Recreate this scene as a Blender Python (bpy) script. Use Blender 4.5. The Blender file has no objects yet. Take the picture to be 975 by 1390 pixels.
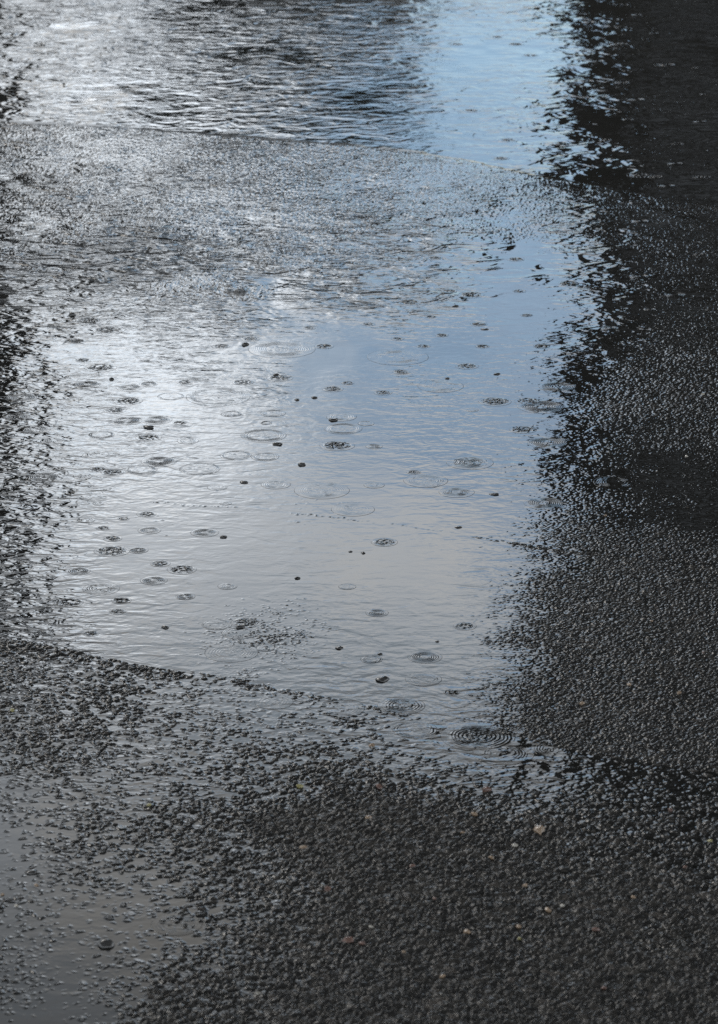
import bpy, math, random
import numpy as np
from mathutils import Vector

random.seed(7)
RNG = np.random.default_rng(11)
sc = bpy.context.scene
COL = sc.collection

# ------------------------------------------------------------------ camera
CAM_H = 1.74
PITCH = math.radians(18.5)
F = 4100.0
W0, H0 = 975.0, 1390.0
CP, SP = math.cos(PITCH), math.sin(PITCH)


def at(px, py):
    """chart position -> ground point (arrays or scalars)"""
    xr = (np.asarray(px, dtype=np.float64) - W0 / 2) / F
    yr = (H0 / 2 - np.asarray(py, dtype=np.float64)) / F
    dz = -SP + yr * CP
    dy = CP + yr * SP
    t = CAM_H / (-dz)
    return xr * t, dy * t


def chart(x, y):
    d = y * CP + CAM_H * SP
    yr = (y * SP - CAM_H * CP) / d
    return x / d * F + W0 / 2, H0 / 2 - yr * F


def px_per_m(py):
    x0, _ = at(0, py)
    x1, _ = at(100, py)
    return 100.0 / float(x1 - x0)


cam_d = bpy.data.cameras.new("camera")
cam = bpy.data.objects.new("camera", cam_d)
COL.objects.link(cam)
cam.location = (0, 0, CAM_H)
cam.rotation_euler = (math.pi / 2 - PITCH, 0, 0)
cam_d.sensor_fit = 'VERTICAL'
cam_d.sensor_height = 36
cam_d.sensor_width = 36
cam_d.lens = F / H0 * 36
cam_d.clip_end = 3000
cam_d.clip_start = 0.05
cam_d.dof.use_dof = True
cam_d.dof.focus_distance = 5.5
cam_d.dof.aperture_fstop = 13
sc.camera = cam

sc.view_settings.view_transform = 'Standard'
sc.view_settings.look = 'None'
sc.view_settings.exposure = 0.14
sc.view_settings.gamma = 1
sc.render.engine = 'CYCLES'
sc.cycles.use_denoising = False
sc.cycles.max_bounces = 5
sc.cycles.diffuse_bounces = 2
sc.cycles.glossy_bounces = 4
sc.cycles.caustics_reflective = False
sc.cycles.caustics_refractive = False
sc.cycles.sample_clamp_indirect = 4

# ------------------------------------------------------------------ noise
def hsh(i, j, s):
    n = (i.astype(np.int64) * 374761393 + j.astype(np.int64) * 668265263 + s * 1442695041) & 0xFFFFFFFF
    n = ((n ^ (n >> 13)) * 1274126177) & 0xFFFFFFFF
    n = ((n ^ (n >> 16)) * 2246822519) & 0xFFFFFFFF
    return ((n ^ (n >> 15)) & 0xFFFFFF).astype(np.float32) / 16777215.0


def vnoise(x, y, s):
    i = np.floor(x); j = np.floor(y)
    fx = (x - i).astype(np.float32); fy = (y - j).astype(np.float32)
    fx = fx * fx * (3 - 2 * fx); fy = fy * fy * (3 - 2 * fy)
    a = hsh(i, j, s); b = hsh(i + 1, j, s); c = hsh(i, j + 1, s); d = hsh(i + 1, j + 1, s)
    return (a * (1 - fx) + b * fx) * (1 - fy) + (c * (1 - fx) + d * fx) * fy


def fbm(x, y, s, o=3):
    r = 0; a = 0.5; t = 0
    for k in range(o):
        r = r + a * vnoise(x * 2 ** k, y * 2 ** k, s + k); t += a; a *= 0.5
    return r / t


def sstep(a, b, x):
    t = np.clip((x - a) / (b - a), 0, 1)
    return t * t * (3 - 2 * t)


def stones(x, y, cell, s, tilt=.5):
    """packed aggregate: irregular flattish tilted pieces, 0..1"""
    wx = x + cell * 0.55 * (vnoise(x / cell * 1.3, y / cell * 1.3, s + 50) - 0.5)
    wy = y + cell * 0.55 * (vnoise(x / cell * 1.3, y / cell * 1.3, s + 51) - 0.5)
    gx = wx / cell; gy = wy / cell
    i = np.floor(gx); j = np.floor(gy)
    F1 = np.full(x.shape, 9, np.float32); F2 = F1.copy()
    h = np.zeros(x.shape, np.float32); t1 = h.copy(); t2 = h.copy(); ox = h.copy(); oy = h.copy()
    for di in (-1, 0, 1):
        for dj in (-1, 0, 1):
            ci = i + di; cj = j + dj
            dx = (gx - ci - hsh(ci, cj, s)).astype(np.float32)
            dy = (gy - cj - hsh(ci, cj, s + 1)).astype(np.float32)
            w = 0.62 + 0.8 * hsh(ci, cj, s + 2)
            d = (0.6 * np.sqrt(dx * dx + dy * dy) + 0.4 * np.maximum(np.abs(dx + .3 * dy), np.abs(dy - .3 * dx))) * w
            m = d < F1
            F2 = np.where(m, F1, np.minimum(F2, d))
            F1 = np.where(m, d, F1)
            h = np.where(m, hsh(ci, cj, s + 3), h)
            t1 = np.where(m, (hsh(ci, cj, s + 4) - .5) * dx, t1)
            t2 = np.where(m, (hsh(ci, cj, s + 5) - .5) * dy, t2)
    g = np.clip((F2 - F1) / .34, 0, 1) ** .8
    hh = np.where(h < .22, h * 1.2, .42 + .5 * h)
    out = g * (hh + tilt * (t1 + t2) + 0.16 * (0.4 - F1))
    return np.clip(out, 0, 1.2)


# ------------------------------------------------------------------ relief chart of the road
SEAM = np.array([(-1200, 740), (-300, 838), (0, 868), (60, 875), (100, 884), (150, 896), (190, 904), (230, 911), (275, 915), (330, 924), (360, 932),
                 (420, 941), (470, 950), (510, 958), (560, 968), (640, 985), (720, 1008), (800, 1024), (870, 1034), (975, 1050), (2200, 1190)], float)
TOP = np.array([(-1200, 110), (0, 163), (50, 166), (130, 170), (185, 174), (260, 180), (330, 186), (400, 191), (470, 197), (540, 204), (620, 216), (700, 232), (2200, 500)], float)
CRACK = np.array([(150, 678), (200, 683), (245, 686), (330, 690), (420, 698), (480, 708), (560, 716), (640, 728), (720, 742), (780, 750), (830, 756), (900, 766), (975, 774), (1300, 800)], float)

# tau: water level in stone heights (2 drowned, 1 just covered, .5 half, <0 dry)
FAR = [(0, 430, 1.5), (0, 600, 1.35), (0, 750, 1.1), (0, 850, 1.1), (-200, 700, .8), (80, 700, 1.15), (90, 800, 1.1), (80, 860, 1.1), (100, 550, 1.8),
       (200, 500, 2.2), (200, 600, 2.2), (220, 660, 1.3), (150, 680, .75), (250, 685, .7), (350, 680, .72), (430, 700, .75), (500, 700, .85), (560, 690, 1.2), (140, 660, 1.1), (150, 760, 2), (230, 800, 1.5),
       (300, 780, 1.35), (200, 860, 2.0), (150, 850, 1.8), (260, 875, 1.2), (330, 860, .52), (400, 850, .55), (350, 905, .62), (430, 895, .78), (430, 820, .8), (280, 840, .7), (440, 930, 1.15), (360, 820, .85), (300, 880, .9), (370, 750, 1.7), (420, 760, 1.7), (310, 740, 1.6), (350, 640, 1.8), (120, 630, .95), (200, 655, .9), (600, 560, 1.6), (640, 690, .95), (620, 730, 1.1),
       (300, 550, 2), (400, 560, 2.2), (400, 480, 2), (500, 500, 2.2), (500, 600, 2.2), (600, 500, 2.2), (600, 600, 2.1), (500, 760, 2), (500, 860, 2.1),
       (560, 800, 2.3), (560, 900, 2.3), (520, 940, 2.2), (600, 700, 1.6), (620, 760, 1.6), (620, 860, 1.5), (610, 940, 1.3), (650, 680, 1.4),
       (680, 540, 1.9), (690, 620, 1.7), (680, 720, .8), (670, 800, .75), (660, 880, .65), (650, 940, .65), (635, 900, .85), (640, 780, 1.0), (720, 660, 1.0), (730, 720, .55), (720, 800, .4), (710, 880, .3), (700, 950, .35),
       (750, 560, 1.4), (760, 480, 1.4), (760, 620, .9), (800, 700, .5), (800, 800, .1), (780, 900, .0), (780, 980, .0), (850, 960, .0), (850, 850, -.1), (930, 850, -.1), (930, 950, 0),
       (880, 740, .1), (960, 750, .1), (840, 650, .85), (890, 660, 1.0), (960, 685, 1.1), (950, 640, .7), (800, 640, .5), (820, 560, .45), (880, 540, .2), (950, 560, .15), (870, 600, .35), (940, 600, .3),
       (850, 480, .5), (930, 480, .4), (880, 430, .7), (960, 420, .6), (800, 430, 1.3), (700, 460, 2.1),
       (600, 430, 2), (500, 430, 1.7), (400, 420, 1.5), (300, 430, 1.5), (200, 430, 1.6), (100, 430, 1.7), (1200, 600, .3), (1200, 900, 0), (-400, 900, .7)]
MID = [(0, 250, 0.48), (100, 250, 0.43), (200, 250, 0.43), (300, 250, 0.43), (400, 260, 0.43), (500, 260, 0.43), (600, 260, 0.38), (650, 290, 0.28), (700, 310, 0.38), (700, 260, 0.38),
       (100, 350, 0.68), (200, 370, 1.25), (300, 350, 0.63), (400, 350, 0.63), (500, 350, 0.68), (600, 350, 0.93), (680, 370, 1.95), (100, 420, 1.55), (300, 420, 1.45), (500, 420, 1.55), (650, 420, 1.95),
       (780, 300, 0.85), (850, 300, 0.65), (930, 300, 0.55), (780, 380, 1.25), (860, 380, 0.75), (940, 380, 0.65), (1200, 350, 0.35), (-300, 300, 0.43)]
BACK = [(0, 100, 1.70), (200, 100, 1.70), (400, 100, 1.60), (600, 100, 1.90), (700, 150, 2.00), (800, 100, 1.00), (930, 100, 0.90), (900, 200, 0.90), (300, 0, 1.60), (600, 0, 1.80), (850, 0, 1.00), (1200, 100, 0.70), (-300, 100, 1.00)]
NEAR = [(0, 900, 0.50), (60, 930, 0.48), (120, 930, 0.52), (60, 1000, 0.45), (0, 1000, 0.45), (0, 1080, 0.52), (150, 960, 0.43), (200, 950, 0.43), (250, 950, 0.58), (200, 1000, 0.55), (150, 1040, 0.48), (300, 960, 0.61), (280, 1000, 0.61),
        (350, 960, 0.53), (400, 960, 0.68), (470, 975, 0.75), (530, 985, 0.83), (560, 1010, 0.82), (340, 1010, 0.58), (430, 1010, 0.43), (500, 1040, 0.13), (420, 1060, 0.13), (340, 1060, 0.38), (250, 1070, 0.48), (150, 1090, 0.58), (80, 1090, 0.48),
        (30, 1130, 0.68), (0, 1170, 0.76), (60, 1180, 0.71), (20, 1250, 0.60), (110, 1190, 0.41), (90, 1250, 1.07), (150, 1250, 0.97), (220, 1245, 0.92), (290, 1250, 0.51), (150, 1290, 0.71), (60, 1295, 0.58), (200, 1290, 0.56), (260, 1300, 0.11),
        (200, 1150, 0.58), (240, 1200, 0.26), (280, 1160, 0.33), (320, 1120, 0.25), (350, 1180, 0.30), (340, 1240, 0.35), (400, 1120, -0.07), (420, 1200, 0.00), (400, 1290, 0.00), (500, 1120, -0.37), (500, 1250, -0.30),
        (600, 1100, -0.20), (700, 1150, -0.20), (800, 1200, -0.15), (900, 1250, -0.10), (620, 1050, 0.45), (640, 1010, 1.15), (600, 995, 1.10), (690, 1010, 1.15), (680, 1050, 0.70), (740, 1020, 0.92), (740, 1060, 0.42), (720, 1085, 0.37),
        (800, 1030, 0.77), (850, 1030, 0.82), (900, 1040, 0.62), (800, 1080, 0.32), (860, 1090, 0.57), (900, 1110, 0.52), (840, 1140, 0.27), (960, 1080, 0.42), (960, 1140, 0.30), (780, 1130, 0.20), (940, 1200, 0.00),
        (100, 1400, 0.76), (250, 1400, 0.21), (500, 1400, -0.30), (900, 1400, -0.20), (0, 1500, 0.61), (900, 1500, -0.20), (1300, 1200, 0.00), (-300, 1200, 0.41)]
# wavelets on the water, 0 still .. 1 choppy
CHOP = [(0, 50, .55), (150, 50, .5), (300, 60, .5), (450, 60, .5), (560, 60, .35), (680, 80, .22), (690, 180, .15), (620, 190, .25), (750, 60, .7), (760, 140, .65), (760, 200, .7), (850, 100, .5), (950, 100, .45), (120, 145, .18), (300, 120, .6), (300, 165, .12), (200, 165, .2), (400, 172, .10), (520, 174, .10), (450, 120, .6),
        (100, 230, 1.0), (250, 240, 1.0), (400, 240, .95), (550, 250, .9), (650, 260, .8), (740, 290, .85), (800, 350, .5), (900, 300, .45),
        (50, 330, .95), (200, 330, .9), (350, 330, .85), (500, 330, .75), (600, 320, .6), (680, 360, .2), (700, 450, .15), (60, 420, .7), (200, 400, .6), (350, 420, .6), (480, 420, .55), (560, 420, .35),
        (600, 480, .15), (500, 480, .4), (400, 480, .45), (300, 480, .45), (200, 480, .4), (100, 480, .5), (20, 520, .4), (120, 560, .3), (250, 560, .2), (400, 560, .2), (500, 560, .15),
        (20, 650, .38), (60, 750, .36), (20, 830, .4), (120, 650, .3), (200, 700, .14), (300, 650, .12), (400, 650, .09), (550, 650, .07), (200, 780, .13), (350, 750, .08), (500, 800, .06), (560, 900, .05), (300, 860, .1),
        (740, 500, .4), (750, 600, .45), (700, 560, .15), (700, 700, .2), (640, 620, .06), (850, 500, .4), (900, 660, .2), (640, 1010, .5), (750, 1030, .7), (900, 1060, .6), (300, 1000, .1), (60, 1180, .02), (100, 1200, .02), (150, 1260, .03), (40, 1270, .02), (250, 1240, .03), (500, 970, .15),
        (150, 1000, .15), (400, 1200, .1), (1300, 600, .4), (-300, 600, .5)]


def field(pts, px, py, sig=46.0):
    """smooth field from control points, on a coarse chart then interpolated"""
    gx = np.arange(-1000, 2001, 12.0); gy = np.arange(-500, 1601, 12.0)
    GX, GY = np.meshgrid(gx, gy)
    num = np.zeros(GX.shape); den = np.zeros(GX.shape)
    for (a, b, v) in pts:
        d2 = (GX - a) ** 2 + ((GY - b) * 1.25) ** 2
        w = np.exp(-d2 / (2 * sig * sig)) + 3e-4 / (1 + d2 / (sig * sig)) ** 2
        num += w * v; den += w
    T = num / den
    fx = np.clip((px + 1000) / 12.0, 0, len(gx) - 1.001); fy = np.clip((py + 500) / 12.0, 0, len(gy) - 1.001)
    i = fx.astype(int); j = fy.astype(int); fx = fx - i; fy = fy - j
    return ((T[j, i] * (1 - fx) + T[j, i + 1] * fx) * (1 - fy) + (T[j + 1, i] * (1 - fx) + T[j + 1, i + 1] * fx) * fy).astype(np.float32)


# grid: chart columns and rows, dense where the road is close
core = np.arange(-24, 1000, 1.36)
step = 1.36; a = core[-1]; side = []
while a < 2300:
    step = min(step * 1.022, 22); a += step; side.append(a)
cols = np.concatenate([-(np.array(side[::-1])) + 975.0, core, np.array(side)])
rows = [1560.0]
while rows[-1] > -150:
    p = rows[-1]
    st = 0.46 if p > 1020 else (0.36 if p > 700 else 0.45 if p > 430 else 0.8)
    if p > 1410: st = 2.0
    if p < -20: st = 3.0
    rows.append(p - st)
while rows[-1] > -560:
    rows.append(rows[-1] - 9.0)
rows = np.array(rows)
NC, NR = len(cols), len(rows)
print("grid", NC, NR, NC * NR)
PX, PY = np.meshgrid(cols, rows)
X, Y = at(PX, PY)

sj = 3.0 * (fbm(X / .035, Y / .035, 90, 2) - .5) + 5 * (fbm(X / .15, Y / .15, 95, 2) - .5)
sd_near = PY - np.interp(PX, SEAM[:, 0], SEAM[:, 1]) + sj            # >0 : near patch
sd_top = PY - np.interp(PX, TOP[:, 0], TOP[:, 1]) + sj * .8          # >0 : this side of the top seam
tn = field(NEAR, PX, PY); tf = field(FAR, PX, PY); tm = field(MID, PX, PY); tb = field(BACK, PX, PY, 80)
mf = sstep(360, 440, PY)
t_far = tf * mf + tm * (1 - mf)
m_top = sstep(-1.5, 1.5, sd_top)
t_far = t_far * m_top + tb * (1 - m_top)
m_near = sstep(-2.0, 1.0, sd_near)
lf = fbm(X / .12, Y / .12, 20, 3) - .5
lf2 = fbm(X / .035, Y / .035, 25, 2) - .5
del tm, tb
# stones
A_near, A_far = 0.0046, 0.0030
S = np.empty(X.shape, np.float32)
for r0 in range(0, NR, 300):
    sl = slice(r0, min(NR, r0 + 300))
    xs = X[sl]; ys = Y[sl]; mn = m_near[sl]
    grit = stones(xs, ys, .0031, 400)
    s_near = 0.86 * stones(xs, ys, .0104, 100, .7) + 0.30 * stones(xs + 3, ys, .0052, 200) * sstep(1.0, .1, tn[sl]) + grit * (.05 + .1 * sstep(.8, .1, tn[sl]))
    s_far = 0.9 * stones(xs, ys, .0058, 300, .9) + .2 * stones(xs + 5, ys, .013, 330)
    S[sl] = s_near * mn + s_far * (1 - mn)
att = np.clip(sstep(100, 560, PY) * .45 + .55, 0, 1)
A = (A_near * m_near + A_far * (1 - m_near)) * att
tau = tn * m_near + t_far * (1 - m_near)
tau = tau + lf * (.5 * m_near + .6 * (1 - m_near)) + lf2 * .28
GH = np.zeros(PX.shape, np.float32)
for (hx, hy, wx_, wy_, dv) in ((265, 392, 66, 14, 1.9), (335, 398, 45, 10, 1.8), (95, 392, 30, 8, .6), (445, 419, 30, 7, .7), (690, 318, 60, 14, .35), (150, 215, 50, 9, .3)):
    g_ = np.exp(-((PX - hx) / wx_) ** 2 - ((PY - hy) / wy_) ** 2)
    GH = np.maximum(GH, g_ * min(1, dv))
    tau = tau - dv * g_ * (.25 + 1.5 * fbm(X / .03, Y / .08, 77, 3))
base = -tau * A
# old crack line across the road: a thin raised lip beyond a groove
sc_ = PY - np.interp(PX, CRACK[:, 0], CRACK[:, 1]) + sj * 1.1
cm = sstep(120, 200, PX) * (1 - m_near)
lip = np.exp(-(sc_ / 1.6) ** 2) * cm * sstep(.5, .62, fbm(X / .04, Y / .01, 70, 2) + .04)
gro = np.exp(-((sc_ + 3.2) / 2.2) ** 2) * cm
base = base + lip * .0016 - gro * .0014 * sstep(700, 800, PX)
ridge = np.exp(-((sd_near - 5) / 5.5) ** 2) * (1 - sstep(520, 600, PX)) * .0012
base = base + ridge
Z = base + S * A
# border fades to one flat height
edge = sstep(-1290, -1100, PX) * (1 - sstep(2080, 2270, PX)) * sstep(-550, -400, PY) * (1 - sstep(1500, 1550, PY))
edge[:, 0] = 0; edge[:, -1] = 0; edge[0] = 0; edge[-1] = 0
Z = Z * edge + .0015 * (1 - edge)
film = sstep(-.2, .7, tau + lf2 * .5) * m_near + sstep(-1.0, -.2, tau) * (1 - m_near)
chop = field([c for c in CHOP if c[1] > 175], PX, PY, 55) * m_top + field([c for c in CHOP if c[1] < 175], PX, PY, 70) * (.62 + .9 * sstep(330, 100, PX)) * (1 - m_top)
chop = chop * (1 + .65 * m_top * sstep(470, 360, PY) * sstep(760, 560, PX))
chop = np.clip(chop * (0.7 + 1.9 * (fbm(X / .20, Y / .42, 61, 3) - .45)), 0, 2.0)
swell = chop * sstep(560, 300, PY)
chop = chop * (1 - .5 * sstep(560, 300, PY))
IDX = np.arange(NC * NR, dtype=np.int32).reshape(NR, NC)
Q = np.stack([IDX[:-1, :-1], IDX[:-1, 1:], IDX[1:, 1:], IDX[1:, :-1]], -1).reshape(-1, 4)


def mesh_obj(name, co, quads, mat, attrs=None, extra=None):
    used = np.zeros(len(co), bool); used[quads.ravel()] = True
    remap = np.cumsum(used).astype(np.int32) - 1
    co = co[used]; quads = remap[quads]
    if extra is not None:
        ev, eq = extra
        eq = np.asarray(eq, np.int32) + len(co)
        co = np.concatenate([co, np.asarray(ev, np.float32)]); quads = np.concatenate([quads, eq])
    me = bpy.data.meshes.new(name)
    me.vertices.add(len(co)); me.vertices.foreach_set("co", co.astype(np.float32).ravel())
    n = len(quads)
    me.loops.add(n * 4); me.loops.foreach_set("vertex_index", quads.astype(np.int32).ravel())
    me.polygons.add(n); me.polygons.foreach_set("loop_start", np.arange(0, n * 4, 4, dtype=np.int32))
    me.update(calc_edges=True)
    me.shade_smooth()
    for k, v in (attrs or {}).items():
        v = v[used].astype(np.float32)
        if extra is not None:
            v = np.concatenate([v, np.zeros(len(co) - len(v), np.float32)])
        at_ = me.attributes.new(k, 'FLOAT', 'POINT'); at_.data.foreach_set("value", v)
    me.materials.append(mat)
    o = bpy.data.objects.new(name, me); COL.objects.link(o)
    return o


def tag(o, label=None, cat=None, group=None, kind=None):
    if label: o["label"] = label
    if cat: o["category"] = cat
    if group: o["group"] = group
    if kind: o["kind"] = kind
    return o


# ------------------------------------------------------------------ materials
class NT:
    def __init__(self, name):
        self.m = bpy.data.materials.new(name); self.m.use_nodes = True
        self.t = self.m.node_tree; self.t.nodes.clear()
        self.out = self.n('ShaderNodeOutputMaterial')
        self.b = self.n('ShaderNodeBsdfPrincipled'); self.l(self.b.outputs[0], self.out.inputs[0])

    def n(self, ty, **kw):
        nd = self.t.nodes.new(ty)
        for k, v in kw.items(): setattr(nd, k, v)
        return nd

    def l(self, a, b): self.t.links.new(a, b)

    def math(self, op, a, b=None):
        nd = self.n('ShaderNodeMath', operation=op)
        for i, v in enumerate((a, b)):
            if v is None: continue
            if isinstance(v, (int, float)): nd.inputs[i].default_value = v
            else: self.l(v, nd.inputs[i])
        return nd.outputs[0]

    def noise(self, vec, scale, detail=2, rough=.5, dist=0):
        nd = self.n('ShaderNodeTexNoise'); nd.inputs['Scale'].default_value = scale
        nd.inputs['Detail'].default_value = detail; nd.inputs['Roughness'].default_value = rough; nd.inputs['Distortion'].default_value = dist
        self.l(vec, nd.inputs['Vector']); return nd

    def ramp(self, fac, stops):
        nd = self.n('ShaderNodeValToRGB'); e = nd.color_ramp.elements
        while len(e) < len(stops): e.new(.5)
        for k, (p, c) in enumerate(stops):
            e[k].position = p; e[k].color = (*c, 1) if len(c) == 3 else c
        self.l(fac, nd.inputs[0]); return nd.outputs[0]

    def rng(self, v, a, b, c, d):
        nd = self.n('ShaderNodeMapRange')
        for i, q in enumerate((a, b, c, d)): nd.inputs[i + 1].default_value = q
        self.l(v, nd.inputs[0]); return nd.outputs[0]


def asphalt_mat(name, scale, tint, cw):
    N = NT(name); g = N.n('ShaderNodeNewGeometry').outputs['Position']
    v = N.n('ShaderNodeTexVoronoi'); v.inputs['Scale'].default_value = scale; N.l(g, v.inputs['Vector'])
    sep = N.n('ShaderNodeSeparateColor'); N.l(v.outputs['Color'], sep.inputs[0])
    c = N.ramp(sep.outputs[0], [(0, (.014 * tint[0], .014 * tint[1], .014 * tint[2])), (.6, (.024 * tint[0], .023 * tint[1], .021 * tint[2])),
                                (.93, (.036, .033, .029)), (1, (.055, .048, .042))])
    big = N.noise(g, 9, 3)
    mix = N.n('ShaderNodeMix', data_type='RGBA', blend_type='MULTIPLY'); mix.inputs[0].default_value = .6
    N.l(c, mix.inputs[6]); N.l(N.ramp(big.outputs[0], [(.3, (.6, .6, .6)), (.7, (1.22, 1.2, 1.18))]), mix.inputs[7])
    N.l(mix.outputs[2], N.b.inputs['Base Color'])
    f = N.n('ShaderNodeAttribute', attribute_name='film').outputs['Fac']
    N.l(N.rng(sep.outputs[1], 0, 1, .38, .68), N.b.inputs['Roughness'])
    N.l(N.rng(f, 0, .6, cw, 1.0), N.b.inputs['Coat Weight'])
    N.b.inputs['Coat Roughness'].default_value = .04
    N.l(N.rng(f, 0, .6, .20, .08), N.b.inputs['Specular IOR Level'])
    N.b.inputs['Coat IOR'].default_value = 1.33
    n1 = N.noise(g, 520, 3, .6); n2 = N.noise(g, 1400, 1, .5)
    h = N.math('ADD', n1.outputs[0], N.math('MULTIPLY', n2.outputs[0], .4))
    b = N.n('ShaderNodeBump'); b.inputs['Distance'].default_value = .0006; b.inputs['Strength'].default_value = 1
    N.l(h, b.inputs['Height']); N.l(b.outputs[0], N.b.inputs['Normal'])
    b2 = N.n('ShaderNodeBump'); b2.inputs['Distance'].default_value = .00012
    N.l(h, b2.inputs['Height']); N.l(b2.outputs[0], N.b.inputs['Coat Normal'])
    return N.m


M_ROAD = asphalt_mat("wet_road_asphalt", 150, (.32, .32, .31), .1)
M_PATCH = asphalt_mat("coarse_wet_asphalt", 95, (.48, .47, .45), .42)


def water_mat(name, use_attr=True, chop_default=.1):
    N = NT(name); g = N.n('ShaderNodeNewGeometry').outputs['Position']
    N.b.inputs['Base Color'].default_value = (.009, .0088, .008, 1)
    N.b.inputs['IOR'].default_value = 1.333
    N.b.inputs['Roughness'].default_value = .035
    a = N.n('ShaderNodeAttribute', attribute_name='chop').outputs['Fac']
    N.l(N.rng(a, .2, 1.1, .03, .09), N.b.inputs['Roughness'])
    mp = N.n('ShaderNodeMapping'); mp.inputs['Scale'].default_value = (1, 1.0, 1); mp.inputs['Rotation'].default_value = (0, 0, .12); N.l(g, mp.inputs['Vector'])
    mp.inputs['Scale'].default_value = (.62, 1.0, 1)
    v = mp.outputs[0]
    n1 = N.noise(v, 34, 2, .45, .7); n2 = N.noise(v, 95, 2, .5, .4); n3 = N.noise(v, 12, 2, .5)
    h = N.math('ADD', N.math('MULTIPLY', n1.outputs[0], 1.0), N.math('MULTIPLY', n2.outputs[0], .26))
    h = N.math('MULTIPLY', N.math('MULTIPLY', h, a), .0068)
    sw = N.n('ShaderNodeAttribute', attribute_name='swell').outputs['Fac']
    mp2 = N.n('ShaderNodeMapping'); mp2.inputs['Scale'].default_value = (.75, 1, 1); mp2.inputs['Rotation'].default_value = (0, 0, -.25); N.l(g, mp2.inputs['Vector'])
    n4 = N.noise(mp2.outputs[0], 13, 2, .55, 1.0)
    h = N.math('ADD', h, N.math('MULTIPLY', N.math('MULTIPLY', n4.outputs[0], sw), .019))
    # very slight long swell and tiny tremble everywhere
    h = N.math('ADD', h, N.math('MULTIPLY', n3.outputs[0], .00025))
    b = N.n('ShaderNodeBump'); b.inputs['Distance'].default_value = 1.0; b.inputs['Strength'].default_value = 1
    N.l(h, b.inputs['Height']); N.l(b.outputs[0], N.b.inputs['Normal'])
    return N.m


M_WATER = water_mat("rain_water")


def simple_mat(name, col, rough=.5, coat=0, nscale=200, var=.3, bump=.0004):
    N = NT(name); g = N.n('ShaderNodeTexCoord').outputs['Object']
    n = N.noise(g, nscale, 3)
    lo = tuple(c * (1 - var) for c in col); hi = tuple(min(1, c * (1 + var)) for c in col)
    N.l(N.ramp(n.outputs[0], [(.3, lo), (.7, hi)]), N.b.inputs['Base Color'])
    N.b.inputs['Roughness'].default_value = rough; N.b.inputs['Coat Weight'].default_value = coat; N.b.inputs['Coat Roughness'].default_value = .1
    b = N.n('ShaderNodeBump'); b.inputs['Distance'].default_value = bump; N.l(n.outputs[0], b.inputs['Height']); N.l(b.outputs[0], N.b.inputs['Normal'])
    return N.m


# ------------------------------------------------------------------ ground and water
CO = np.stack([X, Y, Z], -1).reshape(-1, 3)
fsd = sd_near[:-1, :-1].ravel()
FILM = film.ravel()
c0, c1, c2, c3 = CO[IDX[0, 0]], CO[IDX[0, -1]], CO[IDX[-1, -1]], CO[IDX[-1, 0]]
B = 900.0
zf = .0015
outer_v = [c0, c1, c2, c3, (-B, -B, zf), (B, -B, zf), (B, B, zf), (-B, B, zf)]
outer_q = [(4, 5, 1, 0), (5, 6, 2, 1), (6, 7, 3, 2), (7, 4, 0, 3)]
road = mesh_obj("road", CO, Q[fsd <= 0], M_ROAD, {'film': FILM}, (outer_v, outer_q))
tag(road, "dark wet road asphalt with fine glistening stone, running into the distance", "road", kind="structure")
patch = mesh_obj("asphalt_patch", CO, Q[fsd > 0], M_PATCH, {'film': FILM})
tag(patch, "coarse dark asphalt patch with a ragged edge against the puddle", "asphalt", kind="structure")

K = np.clip(A * .16, .00012, .0007) * (.12 + .88 * sstep(360, 560, PY)) * (1 - .95 * sstep(.02, .3, GH))
h_ = np.clip(K - np.abs(Z), 0, None)
ZW = np.maximum(Z, 0) + h_ * h_ / (4 * K) + 2e-5
ZW = np.where(Z > K, Z - .0004, ZW)
wet = ((Z < K) & (edge > .98)).ravel()
COW = np.stack([X, Y, ZW], -1).reshape(-1, 3)
wq = wet[Q].any(1)
CH = chop.ravel(); SW = swell.ravel()
topf = sd_top[:-1, :-1].ravel()
for nm, lab, sel in (("puddle_water", "broad rain puddle mirroring blue sky and cloud between the two asphalt seams", wq & (fsd <= 0) & (topf > 0)),
                     ("puddle_water", "shallow rainwater lying among the coarse stones of the near patch", wq & (fsd > 0)),
                     ("puddle_water", "far sheet of rainwater beyond the upper asphalt seam", wq & (topf <= 0))):
    o = mesh_obj(nm, COW, Q[sel], M_WATER, {'chop': CH, 'swell': SW})
    tag(o, lab, "puddle", kind="structure")
zinfo = Z.copy()


def ground_z(px, py):
    j = int(np.argmin(np.abs(rows - py))); i = int(np.argmin(np.abs(cols - px)))
    w = zinfo[max(0, j - 3):j + 4, max(0, i - 2):i + 3]
    return float(np.median(w)), float(w.max())


def chop_at(px, py):
    j = int(np.argmin(np.abs(rows - py))); i = int(np.argmin(np.abs(cols - px)))
    return float(chop[j, i])


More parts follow.
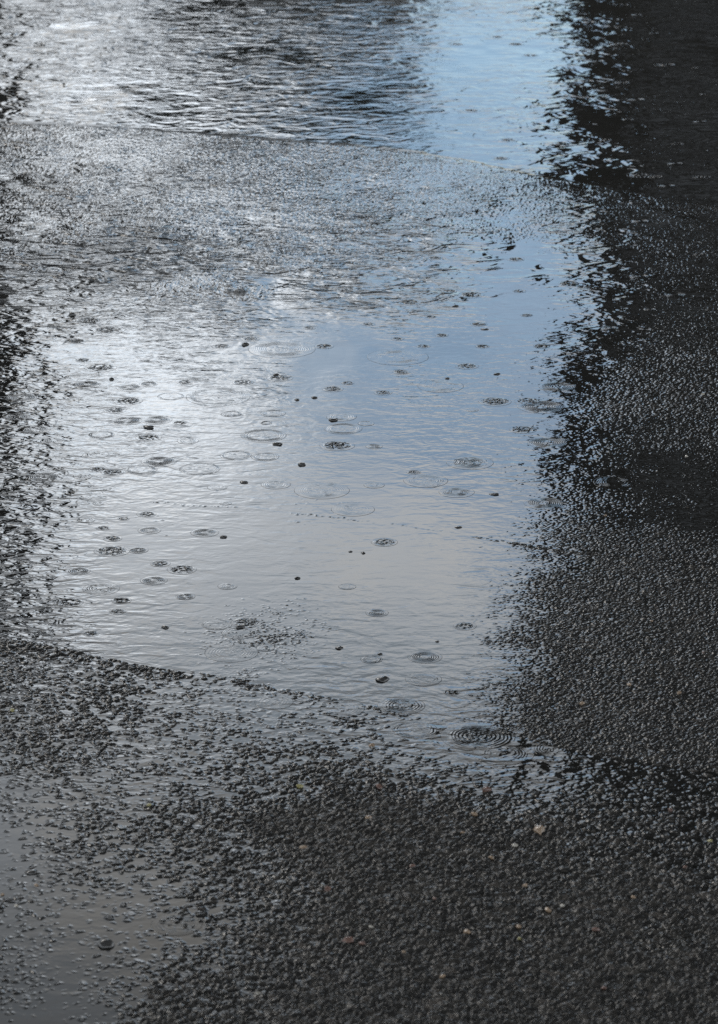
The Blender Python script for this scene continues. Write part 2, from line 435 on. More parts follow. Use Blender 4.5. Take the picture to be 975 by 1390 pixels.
# ------------------------------------------------------------------ rain rings
def ripple_mesh(R, lam, amp, r_in, nr, noise, seed, chopv, centre=0.0, two=False):
    """disc of water surface with capillary rings; rings between r_in and R, fading at the rim"""
    rg = random.Random(seed)
    NRr, NA = max(24, int(R / lam * 9)), 64
    co = [(0, 0, 0)]
    rr = np.linspace(0, R, NRr + 1)[1:]
    th = np.linspace(0, 2 * math.pi, NA, endpoint=False)
    RR, TH = np.meshgrid(rr, th, indexing='ij')
    xx = RR * np.cos(TH); yy = RR * np.sin(TH)
    ox, oy = rg.uniform(0, 50), rg.uniform(0, 50)
    wob = (fbm(xx / (R * .5) + ox, yy / (R * .5) + oy, seed, 2) - .5)
    r_eff = RR * (1 + .22 * wob)
    env = np.where(r_eff < r_in, sstep(r_in - lam * 1.2, r_in, r_eff), 1 - sstep(r_in + (R - r_in) * .35, R * .97, r_eff))
    env2 = env * np.clip(-.15 + 2.2 * fbm(np.cos(TH) * 1.6 + ox, np.sin(TH) * 1.6 + oy, seed + 9, 2), 0, 1.3)
    # shorter waves outside
    ph = 2 * math.pi * (r_eff - r_in) / lam * (1 + .25 * r_eff / R)
    z = amp * env2 * np.cos(ph)
    if two:
        ax, ay = .34 * R * math.cos(ox), .34 * R * math.sin(ox)
        r2 = np.sqrt((xx - ax) ** 2 + (yy - ay) ** 2)
        z = z * .75 + amp * .8 * np.cos(2 * math.pi * r2 / (lam * .82)) * np.exp(-(r2 / (R * .33)) ** 2) * (1 - sstep(R * .8, R, RR)) * (.2 + 1.5 * fbm(xx / (R * .4) + oy, yy / (R * .4), seed + 5, 2))
    inner = np.exp(-(RR / (lam * .9)) ** 2) * centre * amp * .5
    z = z + inner
    if noise > 0:
        fall = 1 - sstep(R * .45, R * .92, RR)
        z = z + noise * fall * (fbm(xx / .0045 + ox, yy / .0045 + oy, seed + 3, 2) - .5)
    z = z + .00028 + amp * .9 * (1 - sstep(R * .7, R, RR))
    vs = [(0, 0, float(z[0].mean()))] + [(float(xx[a, b]), float(yy[a, b]), float(z[a, b])) for a in range(len(rr)) for b in range(NA)]
    # skirt under the rim
    rim = len(vs); vs += [(float(R * 1.02 * math.cos(t)), float(R * 1.02 * math.sin(t)), -.0004) for t in th]
    fs = [(0, 1 + b, 1 + (b + 1) % NA) for b in range(NA)]
    for a in range(len(rr) - 1):
        o1 = 1 + a * NA; o2 = o1 + NA
        for b in range(NA):
            c = (b + 1) % NA
            fs.append((o1 + b, o2 + b, o2 + c, o1 + c))
    o1 = 1 + (len(rr) - 1) * NA
    for b in range(NA):
        c = (b + 1) % NA
        fs.append((o1 + b, rim + b, rim + c, o1 + c))
    me = bpy.data.meshes.new("rain_ripple"); me.from_pydata(vs, [], fs); me.shade_smooth()
    at_ = me.attributes.new('chop', 'FLOAT', 'POINT'); at_.data.foreach_set("value", np.full(len(vs), chopv, np.float32))
    me.materials.append(M_WATER)
    return me


# (chart x, chart y, outer width in chart px, style, label)  styles: R crisp rings, B dark blot, L one large faint loop, D double
RIPPLES = [
    (577, 892, 44, 'R', "crisp little ring on pale calm water, nearest clear ring beyond the seam"),
    (575, 922, 50, 'F', "faint overlapping rings just in front of the crispest little ring"),
    (613, 940, 24, 'B', "small dark flat blot to the right of the faint rings near the seam"),
    (545, 958, 66, 'W', "broad dark ringed ripple breaking right at the ragged seam"),
    (563, 990, 56, 'L', "single arched ring among the stones in front of the seam ripple"),
    (649, 1000, 96, 'X', "largest ripple, strong dark swirling rings where the seam meets the open stones"),
    (752, 1016, 56, 'F', "faint ring crossing the dark wet channel right of the largest ripple"),
    (684, 1022, 70, 'F', "wide overlapping ring just in front of the largest swirling ripple"),
    (712, 985, 60, 'F', "broken ring fragments right of the largest swirling ripple"),
    (631, 850, 32, 'B', "flat dark oval splash on pale water near the stony right bank"),
    (512, 832, 28, 'R', "small brown ringed dimple alone on pale water"),
    (662, 871, 18, 'B', "tiny dark splash at the edge of the stony right bank"),
    (522, 736, 30, 'B', "fuzzy dark splash alone in the middle of the calm water"),
    (638, 628, 62, 'D', "large double ringed ripple on the blue reflection, widest of the open water"),
    (620, 668, 44, 'R', "ringed ripple just in front of the large double ripple on blue water"),
    (672, 545, 40, 'B', "dark rough splash on the blue reflection, most textured of its row"),
    (718, 545, 34, 'B', "brownish splash beside the dark rough splash, at the shadow edge"),
    (758, 525, 60, 'R', "strong light and dark rings across the upper shadow edge"),
    (735, 552, 58, 'R', "wide open rings curving below the upper shadow edge rings"),
    (710, 583, 42, 'B', "brown blot on the blue water between two sets of shadow edge rings"),
    (745, 601, 64, 'R', "broad oval rings half on blue water and half in shadow"),
    (740, 683, 58, 'R', "lowest strong rings on the shadow edge, beside the dark smooth puddle"),
    (634, 497, 30, 'B', "reddish brown blot high on the blue water"),
    (555, 410, 34, 'B', "dull brown smear on the rippled blue water"),
    (640, 400, 30, 'B', "small brown blot far out on the blue strip"),
    (520, 533, 26, 'B', "dark speck splash where gray water turns blue"),
    (562, 641, 22, 'B', "little dark blot left of the large double ripple"),
    (508, 606, 20, 'R', "tiny brown ring on the gray blue water"),
    (152, 748, 44, 'B', "long dark oval splash with a ringed left half, foremost of the left cluster"),
    (188, 747, 24, 'R', "small ring joined to the long dark oval splash"),
    (153, 731, 28, 'B', "neat dark oval with a light centre, left of the fuzzy ringed splash"),
    (203, 720, 34, 'R', "fuzzy ringed splash behind the long dark oval"),
    (199, 698, 30, 'B', "dark centred splash farthest back of the left cluster"),
    (168, 704, 18, 'B', "small solid dark blot left of the dark centred splash"),
    (140, 717, 20, 'B', "small smoky blot at the left end of the cluster"),
    (278, 723, 34, 'R', "fuzzy brown splash apart from the left cluster"),
    (108, 775, 34, 'R', "ring splash at the edge of the left shadow"),
    (218, 765, 24, 'B', "small peaked dark splash on streaky water"),
    (247, 773, 38, 'B', "brown elongated splash right of the small peaked one"),
    (209, 788, 36, 'R', "loose ringed splash below the small peaked one"),
    (252, 810, 28, 'R', "brown knotted splash with open rings on streaky water"),
    (165, 815, 26, 'B', "pale grey oval bubble-like splash near the left shadow"),
    (160, 830, 20, 'B', "small dark twin blot just in front of the pale grey oval"),
    (94, 818, 34, 'B', "dark oval splash hard against the left shadow"),
    (124, 860, 22, 'B', "small dark fuzzy blot nearest the seam in the left water"),
    (309, 796, 28, 'R', "faint brown ring among poking stones"),
    (335, 845, 36, 'B', "stippled splash among the small poking stones"),
    (153, 641, 32, 'B', "dark flat oval touching a smaller one behind it"),
    (133, 637, 24, 'B', "smaller dark oval behind the dark flat oval"),
    (216, 626, 46, 'R', "wide rough ringed splash on white cloud reflection"),
    (202, 594, 30, 'B', "grey oval splash below the solid dark spot"),
    (172, 571, 46, 'R', "light centred oval ring, left of a joined pair"),
    (213, 570, 36, 'R', "light centred oval ring, right of a joined pair"),
    (174, 544, 36, 'B', "dark lens shaped splash on white cloud reflection"),
    (156, 557, 26, 'B', "shorter dark lens splash in front of the longer one"),
    (176, 526, 32, 'R', "ring with open grey centre behind the dark lens splash"),
    (202, 521, 28, 'R', "ring with light centre behind and right of the open grey one"),
    (118, 522, 36, 'R', "ragged ring at the foot of the left shadow"),
    (137, 499, 38, 'B', "long dark smudge on cloud reflection, behind the ragged ring"),
    (113, 489, 22, 'B', "short dark smudge behind the long one"),
    (232, 538, 38, 'L', "thin crescent ring right of the dark lens splash"),
    (251, 519, 20, 'B', "soft dark blot at the head of the white glare"),
    (244, 574, 18, 'B', "neat solid dark oval at the foot of the white glare"),
    (138, 590, 34, 'L', "thin curled ring near the left shadow"),
    (130, 617, 34, 'F', "scribbled broken ring on the left of the cloud reflection"),
    (314, 562, 28, 'L', "thin ring on the white glare"),
    (361, 574, 18, 'B', "small dark oval right of the white glare"),
    (371, 561, 30, 'L', "light oval loop behind the small dark oval"),
    (358, 591, 52, 'L', "large thin loop on open gray water, rear of two loops"),
    (320, 618, 40, 'L', "thin loop with a dark far rim, front left of the large loop"),
    (360, 620, 36, 'L', "thin dark rimmed loop beside the front left loop"),
    (458, 605, 40, 'B', "streaky dark brown splash on gray blue water"),
    (466, 582, 44, 'L', "loop with a bright right end on gray blue water"),
    (497, 575, 24, 'L', "small brownish loop right of the bright ended one"),
    (120, 435, 36, 'B', "soft dark smudge beside a dark pebble on the glare"),
    (148, 448, 40, 'B', "broad soft smudge below the glare patch"),
    (103, 463, 30, 'B', "dark smear at the edge of the left shadow, in front of a pebble"),
    (330, 519, 24, 'B', "soft grey blot on rippled water behind the white glare"),
    (380, 513, 34, 'B', "broad grey blot on rippled water"),
    (452, 528, 26, 'B', "tan blot where the wavelets end"),
    (472, 520, 20, 'B', "pinkish tan blot behind the tan blot"),
    (30, 540, 50, 'R', "strong dark rings within the left shadow, farthest back"),
    (22, 566, 40, 'R', "second set of dark rings within the left shadow"),
    (48, 583, 44, 'R', "arched rings within the left shadow, below two others"),
    (60, 648, 46, 'R', "curved rings at the inner edge of the left shadow"),
    (45, 905, 40, 'F', "faint ring in shallow water at the left end of the seam"),
    (205, 1010, 46, 'F', "faint grey rings among wet stones in front of the seam"),
    (372, 953, 44, 'F', "faint oval ring just in front of the seam"),
    (465, 962, 60, 'F', "wide faint ring in the film of water hugging the seam"),
    (835, 655, 50, 'F', "pale ripple rings on the dark smooth puddle in the right shadow"),
    (240, 1255, 60, 'F', "faint wide ring on the murky puddle in the near corner"),
]


def add_ripple(k, px, py, w, st, label, group):
    R = w / 2 / px_per_m(py)
    lam = .0042; amp = .00022; rin = R * .4; noise = 0; cen = 0
    if st == 'R': R *= 1.02; lam = .0040; amp = .00017; rin = R * .36; noise = .0003; cen = 1.0
    elif st == 'B': R *= 1.05; lam = .0035; amp = .0001; rin = R * .3; noise = .0030; cen = 1.5
    elif st == 'F': R *= 1.15; lam = .0052; amp = .00008; rin = R * .5; noise = .0002
    elif st == 'L': R *= 1.06; lam = .0050; amp = .00014; rin = R * .82; noise = .0002
    elif st == 'D': R *= 1.15; lam = .0048; amp = .00022; rin = R * .25; noise = .0006; cen = 1
    elif st == 'W': R *= 1.1; lam = .0058; amp = .00028; rin = R * .35; noise = .0006; cen = 1
    elif st == 'X': R *= .95; lam = .0075; amp = .0005; rin = R * .22; noise = .0022; cen = -1.0
    if 'shaded' in label: amp *= 2.2; noise *= 1.6
    amp *= random.uniform(.5, 1.15); noise *= random.uniform(.6, 1.3); R *= random.uniform(.85, 1.15)
    R = max(R, .011)
    me = ripple_mesh(R, lam, amp, rin, 0, noise, 1000 + k * 13, min(chop_at(px, py), .5), cen, st in 'XDWF')
    o = bpy.data.objects.new("rain_ripple", me); COL.objects.link(o)
    x, y = at(px, py)
    o.location = (float(x), float(y), 0.0); o.rotation_euler = (0, 0, random.uniform(0, 6.28))
    tag(o, label, "ripple", group)


for k, (px, py, w, st, lab) in enumerate(RIPPLES):
    add_ripple(k, px, py, w, st, lab, "rain ripples spreading on the puddle")
# rain hitting the far dark water: look-alikes
k = 300
spots = []
FARW = [(775, 95), (812, 83), (795, 110), (845, 112), (905, 88), (948, 92), (862, 135), (853, 162), (952, 165), (955, 128), (922, 195), (915, 222), (872, 238), (890, 240), (905, 252), (952, 240), (840, 60), (890, 45), (800, 30), (868, 20), (825, 190), (870, 300), (955, 345), (800, 320), (770, 385), (800, 390), (870, 375), (915, 400), (830, 445), (880, 420)]
for (px, py) in FARW:
    add_ripple(k, px + random.uniform(-3, 3), py, random.uniform(12, 36), 'R' if random.random() < .5 else 'B',
               "raindrop splash glinting on the black water of the shaded side beyond the stony bank", "raindrop splashes on the shaded water"); k += 1
FARL = [(215, 352), (120, 372), (90, 370), (170, 375), (470, 395), (500, 440), (440, 470), (540, 460), (590, 350), (610, 395), (585, 430), (650, 440), (700, 352), (705, 395), (690, 190), (680, 215), (700, 60), (720, 75), (738, 45), (675, 50), (620, 60), (560, 92), (640, 150), (340, 460), (300, 470), (420, 445), (545, 505), (600, 455), (575, 470), (655, 470), (715, 428), (735, 470)]
for (px, py) in FARL:
    add_ripple(k, px, py, random.uniform(16, 28), 'B',
               "tiny raindrop blot on the lit far water, too small to show rings", "raindrop blots on the lit far water"); k += 1


FAINT = 0
while FAINT < 30:
    px, py = random.uniform(70, 700), random.uniform(470, 930)
    if py > np.interp(px, SEAM[:, 0], SEAM[:, 1]) - 25 or px > 720 - (py - 470) * .18 or min((px - r_[0]) ** 2 + ((py - r_[1]) * 2.5) ** 2 for r_ in RIPPLES) < 900:
        continue
    add_ripple(k, px, py, random.choice((14, 20, 26, 40, 58, 76)), random.choice('LFF'),
               "barely visible thin rain ring fading away on the calm open water", "fading rain rings"); k += 1; FAINT += 1


# ------------------------------------------------------------------ pebbles and chips
def pebble_mesh(name, r, flat, seed, mat, long_=1.3):
    import bmesh
    bm = bmesh.new(); bmesh.ops.create_icosphere(bm, subdivisions=3, radius=1)
    rg = random.Random(seed)
    pl = [(Vector((rg.uniform(-1, 1), rg.uniform(-1, 1), rg.uniform(-.6, 1))).normalized(), rg.uniform(.62, .9)) for _ in range(9)]
    off = Vector((rg.uniform(0, 9), rg.uniform(0, 9), rg.uniform(0, 9)))
    from mathutils import noise as mn
    for v in bm.verts:
        p = v.co.copy()
        for n, d in pl:
            q = p.dot(n)
            if q > d: p -= n * (q - d) * .85
        p *= 1 + .16 * mn.noise(v.co * 2.2 + off)
        v.co = Vector((p.x * r * long_, p.y * r, p.z * r * flat))
    me = bpy.data.meshes.new(name); bm.to_mesh(me); bm.free(); me.shade_smooth(); me.materials.append(mat)
    return me


M_DARK = simple_mat("wet_dark_stone", (.018, .017, .016), .35, .9, 500, .4)
M_TAN = simple_mat("tan_stone", (.22, .155, .10), .45, .5, 400, .35)
M_WHITE = simple_mat("pale_stone", (.32, .30, .26), .45, .5, 400, .25)
M_RUST = simple_mat("rusty_brown_stone", (.11, .06, .045), .5, .5, 400, .35)
M_OLIVE = simple_mat("yellow_green_stone", (.24, .22, .09), .5, .5, 400, .35)

PEBBLES = [(145, 1283, 20, "dark lump of tar-black stone with wet glints in the near murky puddle", .8),
           (410, 631, 9, "round dark pebble standing alone in calm gray blue water at the middle of the puddle", .8),
           (461, 880, 10, "low dark pebble alone in pale water beyond the seam", .5),
           (520, 923, 17, "mound shaped dark pebble in still water just beyond the seam", .5),
           (453, 570, 11, "dark pebble on gray blue water in line with the white glare", .6),
           (427, 540, 7, "small dark speck pebble, right of two side by side", .7),
           (403, 543, 7, "small dark speck pebble, left of two side by side", .6),
           (152, 515, 6, "small round dark pebble between the ragged ring and joined ring pair", .9),
           (98, 428, 9, "dark pebble standing on the glare beside the left shadow", .9),
           (98, 457, 6, "dark pebble just in front of the one standing on the glare", .8),
           (202, 580, 13, "solid dark flat pebble below the joined ring pair", .5),
           (377, 603, 12, "dark flat pebble at the front rim of the large thin loop", .5),
           (333, 468, 9, "dark pebble among the wavelets above the white glare", .7),
           (671, 671, 11, "flat dark pebble on calm blue water in front of the large double ripple", .35),
           (622, 716, 9, "flat dark pebble on calm water left of the stony bank", .35),
           (331, 655, 10, "flat dark pebble on calm water above the row of tiny stones", .5),
           (304, 729, 10, "lens shaped dark pebble right of the fuzzy brown splash", .45),
           (404, 785, 7, "dark pebble beyond the stippled field of tiny stones", .7),
           (326, 852, 11, "dark pebble inside the stippled splash", .8),
           (516, 888, 6, "tiny dark speck in pale water left of the crispest ring", .6),
           (594, 871, 5, "tiny dark grain behind the crispest ring", .6),
           (224, 852, 9, "small dark pebble in blue gray water behind the seam", .6),
           (476, 749, 5, "tiny dark grain, left of a close pair", .7), (493, 751, 6, "tiny dark grain, right of a close pair", .7),
           (42, 1184, 15, "dark rounded stone half sunk in the murky corner water", .5),
           (375, 509, 8, "faint dark pebble on the rippled gray water", .5),
           (618, 416, 8, "dark pebble in front of the far brown blot on blue", .5),
           (645, 440, 7, "short dark flat grain on the blue strip", .4), (658, 447, 9, "longer dark flat grain on the blue strip", .35),
           (675, 508, 9, "dark flat grain beneath the reddish blot on blue water", .35),
           (607, 514, 6, "dark dot pebble left of the reddish blot", .6)]
for k, (px, py, w, lab, fl) in enumerate(PEBBLES):
    x, y = at(px, py); r = w / 2 / px_per_m(py) * .95
    o = bpy.data.objects.new("pebble", pebble_mesh("pebble", r, fl, 50 + k, M_DARK)); COL.objects.link(o)
    med, mx = ground_z(px, py)
    o.location = (float(x), float(y), max(0, med) + r * fl * .12); o.rotation_euler = (0, 0, random.uniform(-.4, .4))
    tag(o, lab, "pebble", "dark pebbles standing out of the water")

CH_ = [(501, 1113, 12, 'T', "tan chip in the dark stones, first below the seam at mid width"),
       (644, 1108, 11, 'T', "bright tan chip set by itself below the largest ripple"),
       (628, 1134, 8, 'T', "small dull tan chip left below the bright one"),
       (667, 1168, 9, 'T', "peach coloured chip in the middle of the dry dark stones"),
       (699, 1151, 9, 'W', "thin greenish white sliver up and right of the peach chip"),
       (732, 1130, 22, 'T', "largest buff stone with several flecks, below the wet channel"),
       (712, 1204, 10, 'T', "tan chip alone on the dark stones, straight below the buff stone"),
       (763, 1233, 10, 'W', "pale round chip above the brown corner chip"),
       (744, 1239, 11, 'T', "rough tan chip left of the pale round chip"),
       (634, 1270, 13, 'T', "broken tan chip low in the dark stones with a yellow fleck"),
       (704, 1261, 11, 'T', "pinkish tan chip near the bottom of the dark stones"),
       (809, 1266, 12, 'R', "brown chip lying lowest on the shaded side"),
       (548, 1297, 9, 'T', "bright peach chip at the very foot of the dark stones"),
       (492, 1285, 11, 'R', "reddish tan chip close to the bright peach one at the foot"),
       (504, 1262, 8, 'W', "small grey white chip above the reddish tan one"),
       (515, 1070, 12, 'R', "rust tinted stone near the seam's stony shallows"),
       (660, 1073, 18, 'R', "wide brown stone at the edge of the wet channel"),
       (705, 1278, 8, 'O', "yellow green fleck below the pinkish tan chip"),
       (964, 1142, 9, 'O', "olive yellow chip at the edge of the picture among glossy stones"),
       (910, 1100, 9, 'R', "dull rust chip among the glossy stones of the wet channel"),
       (50, 1202, 9, 'T', "tan sliver on the near murky puddle, rear of two"),
       (22, 1230, 9, 'W', "white sliver on the near murky puddle, front of two"),
       (3, 1215, 8, 'T', "buff sliver cut by the picture edge beside the murky puddle"),
       (202, 1095, 10, 'O', "olive grey stone standing among wet stones and film"),
       (407, 1069, 12, 'O', "mossy tinted stone in the stones below the seam"),
       (412, 1152, 13, 'T', "buff flat chip left of the dry dark stones"),
       (445, 1210, 12, 'R', "brick red chip in the dark stones"),
       (472, 1281, 18, 'R', "wide chestnut stone at the foot of the dark stones"),
       (790, 957, 10, 'T', "tan chip on the fine glistening gravel bank"),
       (854, 931, 9, 'T', "cream fleck on the fine gravel bank, behind the tan chip"),
       (922, 942, 9, 'T', "tan fleck far out on the fine gravel bank"),
       (885, 845, 5, 'T', "minute tan grain halfway up the fine gravel bank"),
       (955, 888, 6, 'R', "minute brown grain at the outer edge of the gravel bank"),
       (954, 536, 6, 'W', "pale grain on the shaded bank at the outer edge"),
       (932, 620, 6, 'W', "light grain just behind the dark smooth puddle"),
       (822, 700, 6, 'T', "small ochre grain in front of the dark smooth puddle"),
       (17, 965, 9, 'O', "olive pebble at the left end of the near stones"),
       (505, 1012, 11, 'T', "amber stone in the shallows in front of the seam ripple"),
       (860, 1222, 8, 'T', "faint tan chip in the deep shaded stones"),
       (930, 1180, 8, 'R', "faint brown chip in the deep shaded stones near the glossy ones"),
       (590, 1225, 8, 'R', "dusky brown chip between the tan chip and brick red chip"),
       (560, 1180, 10, 'R', "umber chip in the middle dark stones, left of the peach chip"),
       (600, 1330, 10, 'T', "tan chip below the foot of the stones, right of the peach one"),
       (820, 1345, 10, 'R', "brown chip nearest the lens on the shaded side"),
       (350, 1350, 10, 'W', "pale chip nearest the lens in front of the murky puddle")]
MM = {'T': M_TAN, 'W': M_WHITE, 'R': M_RUST, 'O': M_OLIVE}
for k, (px, py, w, c, lab) in enumerate(CH_):
    x, y = at(px, py); r = w / 2 / px_per_m(py) * .76
    o = bpy.data.objects.new("stone_chip", pebble_mesh("stone_chip", r, .7, 150 + k, MM[c])); COL.objects.link(o)
    med, mx = ground_z(px, py)
    o.location = (float(x), float(y), max(med + (mx - med) * .8, 0) - r * .05); o.rotation_euler = (random.uniform(-.3, .3), random.uniform(-.3, .3), random.uniform(0, 3))
    tag(o, lab, "stone chip", "coloured stone chips showing in the asphalt")

# ------------------------------------------------------------------ what the water mirrors
class MB:
    def __init__(self): self.v = []; self.f = []
    def box(self, x0, x1, y0, y1, z0, z1):
        n = len(self.v)
        self.v += [(x0, y0, z0), (x1, y0, z0), (x1, y1, z0), (x0, y1, z0), (x0, y0, z1), (x1, y0, z1), (x1, y1, z1), (x0, y1, z1)]
        self.f += [tuple(n + i for i in q) for q in ((0, 3, 2, 1), (4, 5, 6, 7), (0, 1, 5, 4), (1, 2, 6, 5), (2, 3, 7, 6), (3, 0, 4, 7))]
    def build(self, name, mat, parent=None):
        me = bpy.data.meshes.new(name); me.from_pydata(self.v, [], self.f); me.materials.append(mat)
        o = bpy.data.objects.new(name, me); COL.objects.link(o); o.parent = parent
        return o


def building(name, x0, x1, y0, y1, h, wall, label, glassm, trim, wstep=2.6, floors=3.1, turn=0.0, left=True):
    e = bpy.data.objects.new(name, None); COL.objects.link(e); e.location = (x0 if left else x1, y0, 0); e.rotation_euler = (0, 0, math.radians(turn))
    ox, oy = e.location.x, e.location.y
    a, b, c, d = x0 - ox, x1 - ox, y0 - oy, y1 - oy
    w = MB(); w.box(a, b, c, d, -.3, h); w.build("wall", wall, e)
    r = MB(); r.box(a - .25, b + .25, c - .25, d + .25, h + .002, h + .4); r.build("roof", trim, e)
    nf = int((h - .6) / floors); nw = max(1, int((b - a) / wstep))
    for fl in range(nf):
        for q in range(nw):
            cx = a + (q + .5) * (b - a) / nw; z = .9 + fl * floors
            fr = MB()
            fr.box(cx - .65, cx + .65, c - .06, c - .003, z, z + .1); fr.box(cx - .65, cx + .65, c - .06, c - .003, z + 1.5, z + 1.6)
            fr.box(cx - .65, cx - .55, c - .06, c - .003, z + .102, z + 1.498); fr.box(cx + .55, cx + .65, c - .06, c - .003, z + .102, z + 1.498)
            fo = fr.build("window", trim, e)
            gl = MB(); gl.box(cx - .548, cx + .548, c - .03, c - .004, z + .102, z + 1.498); gl.build("pane", glassm, fo)
    tag(e, label, "building")
    return e


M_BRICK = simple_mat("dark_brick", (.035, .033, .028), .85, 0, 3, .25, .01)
M_RENDER = simple_mat("grey_render", (.60, .61, .62), .8, 0, .7, .15, .01)
M_TRIM = simple_mat("dark_trim", (.05, .05, .05), .6, 0, 3, .2, .002)
M_GLASS = simple_mat("window_glass", (.02, .022, .025), .08, 0, 1, .1, .0)
M_BARK = simple_mat("bark", (.06, .05, .04), .9, 0, 8, .3, .01)
M_LEAF = simple_mat("dark_leaves", (.045, .06, .03), .6, 0, 1.2, .4, .0)


def az(px, y): return (px - W0 / 2) / F * (y / CP * 1.0)


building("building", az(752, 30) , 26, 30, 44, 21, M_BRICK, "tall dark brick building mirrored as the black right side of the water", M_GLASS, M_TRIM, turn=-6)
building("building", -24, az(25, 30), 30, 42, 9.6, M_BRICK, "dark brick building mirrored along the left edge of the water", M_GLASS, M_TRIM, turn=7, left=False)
building("building", az(215, 74), az(560, 74), 74, 86, 74 * math.tan(math.radians(10.9)) - 1.74, M_RENDER, "grey rendered block mirrored in the middle of the far water", M_GLASS, M_TRIM)


def tree(x, y, h, rx, zc, rz, n, seed, label):
    rg = random.Random(seed)
    e = bpy.data.objects.new("street_tree", None); COL.objects.link(e); e.location = (x, y, 0)
    vs = []; fs = []
    def limb(p0, p1, r0, r1):
        a = len(vs); d = (Vector(p1) - Vector(p0)).normalized(); s = d.orthogonal().normalized(); t = d.cross(s)
        for p, r in ((p0, r0), (p1, r1)):
            for q in range(7):
                an = q / 7 * 2 * math.pi; vs.append(tuple(Vector(p) + s * math.cos(an) * r + t * math.sin(an) * r))
        for q in range(7): fs.append((a + q, a + (q + 1) % 7, a + 7 + (q + 1) % 7, a + 7 + q))
    limb((0, 0, -.2), (0.05, 0, zc), .16, .09); limb((0.05, 0, zc - .05), (0, .1, h * .95), .09, .02)
    tips = []
    for q in range(16):
        z0 = zc - rz * .8 + q / 16 * rz * 1.5; an = rg.uniform(0, 6.28); L = rx * rg.uniform(.5, .95)
        p = (L * math.cos(an), L * math.sin(an), z0 + L * .5); limb((.03, 0, z0), p, .045, .012); tips.append(p)
    me = bpy.data.meshes.new("trunk"); me.from_pydata(vs, [], fs); me.materials.append(M_BARK)
    o = bpy.data.objects.new("trunk", me); COL.objects.link(o); o.parent = e
    lv = []; lf_ = []
    cl = [(rg.gauss(0, .45) * rx, rg.gauss(0, .45) * rx, zc + rg.uniform(-1, 1) * rz, rg.uniform(.18, .4) * rx) for _ in range(34)]
    cl += [(p[0], p[1], p[2], .3 * rx) for p in tips]
    for _ in range(n):
        c = rg.choice(cl); p = Vector((c[0] + rg.gauss(0, c[3]), c[1] + rg.gauss(0, c[3]), c[2] + rg.gauss(0, c[3])))
        if p.z > h: p.z = h - rg.random() * .4
        u = Vector((rg.gauss(0, 1), rg.gauss(0, 1), rg.gauss(0, 1))).normalized(); w = u.orthogonal().normalized(); s = rg.uniform(.05, .1)
        a = len(lv); lv += [tuple(p - u * s), tuple(p + w * s * .5), tuple(p + u * s), tuple(p - w * s * .5)]; lf_.append((a, a + 1, a + 2, a + 3))
    me = bpy.data.meshes.new("crown"); me.from_pydata(lv, [], lf_); me.materials.append(M_LEAF)
    o = bpy.data.objects.new("crown", me); COL.objects.link(o); o.parent = e
    tag(e, label, "tree")


tree(az(300, 48), 48, 8.3, 1.5, 6.7, 1.25, 15000, 5, "broad dark street tree mirrored as dark streaks beyond the upper seam")
tree(az(500, 58), 58, 9.6, 1.0, 8.2, 1.0, 9000, 6, "round street tree mirrored against the pale block")

# ------------------------------------------------------------------ sky and sun
SUN_EL, SUN_AZ = math.radians(40), math.radians(-32)       # azimuth from +Y, towards -X when negative
w = bpy.data.worlds.new("World"); sc.world = w; w.use_nodes = True
t = w.node_tree; t.nodes.clear()
N = NT.__new__(NT); N.t = t; N.m = w
out = N.n('ShaderNodeOutputWorld'); bg = N.n('ShaderNodeBackground'); N.l(bg.outputs[0], out.inputs[0])
sky = N.n('ShaderNodeTexSky', sky_type='NISHITA'); sky.sun_disc = False; sky.sun_elevation = SUN_EL; sky.sun_rotation = SUN_AZ
sky.air_density = 1.0; sky.dust_density = 0.0; sky.ozone_density = 1.2
tc = N.n('ShaderNodeTexCoord').outputs['Generated']
sp = N.n('ShaderNodeSeparateXYZ'); N.l(tc, sp.inputs[0])
mp = N.n('ShaderNodeMapping'); mp.inputs['Scale'].default_value = (1, 1, 2.6); N.l(tc, mp.inputs['Vector'])
n1 = N.noise(mp.outputs[0], 5.5, 5, .55, .3); n2 = N.noise(mp.outputs[0], 22, 3, .5)
nn = N.math('ADD', n1.outputs[0], N.math('MULTIPLY', N.math('SUBTRACT', n2.outputs[0], .5), .25))
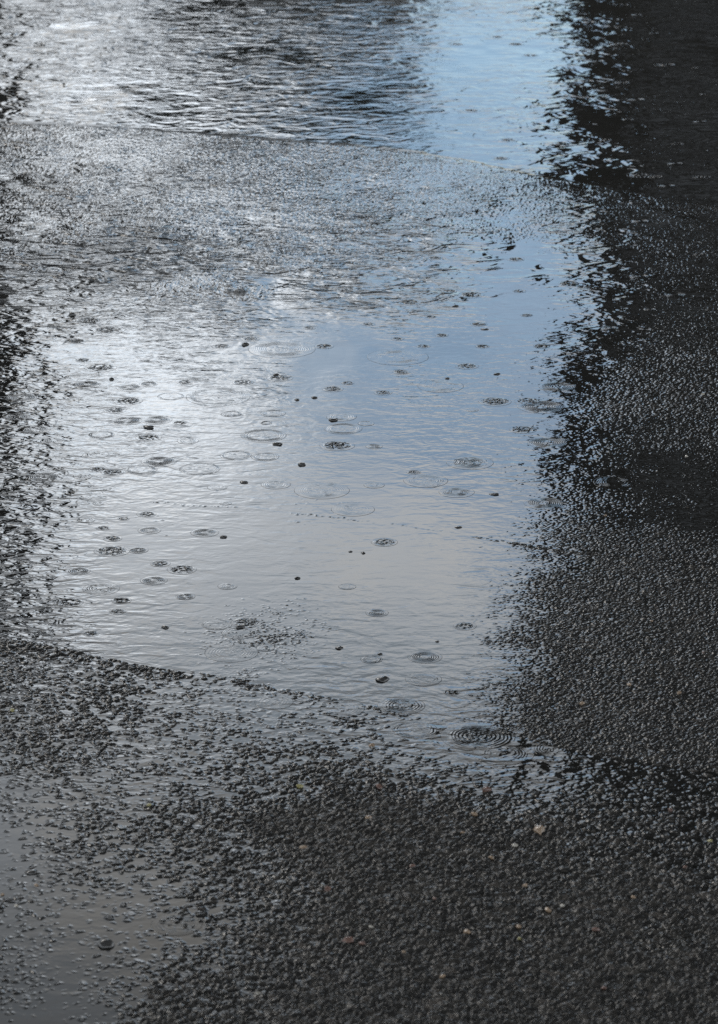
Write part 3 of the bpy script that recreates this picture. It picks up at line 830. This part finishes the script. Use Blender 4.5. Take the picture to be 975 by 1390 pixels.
# cloud cover: thick to the left and overhead, a blue gap to the right low down
cov = N.math('ADD', nn, N.rng(sp.outputs[0], -.12, .075, .78, -.49))
cov = N.math('SUBTRACT', cov, .10)
cov = N.math('ADD', cov, N.rng(sp.outputs[2], .30, .41, .0, 1.4))
cov = N.math('ADD', cov, N.rng(sp.outputs[2], .07, .165, .6, 0))
cov = N.math('ADD', cov, N.rng(sp.outputs[1], .8, .2, 0, 1.2))
fac = N.ramp(cov, [(.24, (.40, .40, .40)), (.64, (1, 1, 1))])
shade = N.ramp(n1.outputs[0], [(.38, (.54, .63, .72)), (.5, (.80, .86, .93)), (.62, (1.0, .985, .95))])
hi = N.ramp(sp.outputs[2], [(.0, (.3, .3, .3)), (.19, (.36, .36, .36)), (.25, (.78, .78, .78)), (.33, (.92, .92, .92)), (.37, (.95, .95, .95)), (.45, (.45, .45, .45)), (.6, (.07, .07, .07))])
cl = N.n('ShaderNodeMix', data_type='RGBA', blend_type='MULTIPLY'); cl.inputs[0].default_value = 1
N.l(shade, cl.inputs[6])
cmb = N.n('ShaderNodeCombineColor')
def blob(cx, sx, cz, sz):
    a = N.math('POWER', N.math('ABSOLUTE', N.math('DIVIDE', N.math('SUBTRACT', sp.outputs[0], cx), sx)), 2.0)
    b_ = N.math('POWER', N.math('ABSOLUTE', N.math('DIVIDE', N.math('SUBTRACT', sp.outputs[2], cz), sz)), 2.0)
    return N.math('POWER', 2.718, N.math('MULTIPLY', N.math('ADD', a, b_), -1.0))
bright = N.math('ADD', blob(-.075, .045, .262, .05), N.math('MULTIPLY', blob(-.082, .022, .184, .010), 3.6))
hs = N.math('MULTIPLY', hi, N.math('ADD', N.math('MULTIPLY', bright, 26.0), 19.5))
for i in range(3): N.l(hs, cmb.inputs[i])
N.l(cmb.outputs[0], cl.inputs[7])
mx = N.n('ShaderNodeMix', data_type='RGBA'); N.l(fac, mx.inputs[0])
sk = N.n('ShaderNodeMix', data_type='RGBA', blend_type='MULTIPLY'); sk.inputs[0].default_value = 1
N.l(sky.outputs[0], sk.inputs[6]); sk.inputs[7].default_value = (1.5, 1.72, 1.78, 1)
N.l(sk.outputs[2], mx.inputs[6]); N.l(cl.outputs[2], mx.inputs[7])
N.l(mx.outputs[2], bg.inputs[0]); bg.inputs[1].default_value = .15

sd = bpy.data.lights.new("sun", 'SUN'); sd.energy = .6; sd.angle = math.radians(16); sd.color = (1, .96, .9)
so = bpy.data.objects.new("sun", sd); COL.objects.link(so)
dirv = Vector((math.sin(SUN_AZ) * math.cos(SUN_EL), math.cos(SUN_AZ) * math.cos(SUN_EL), math.sin(SUN_EL)))
so.rotation_euler = dirv.to_track_quat('Z', 'Y').to_euler()
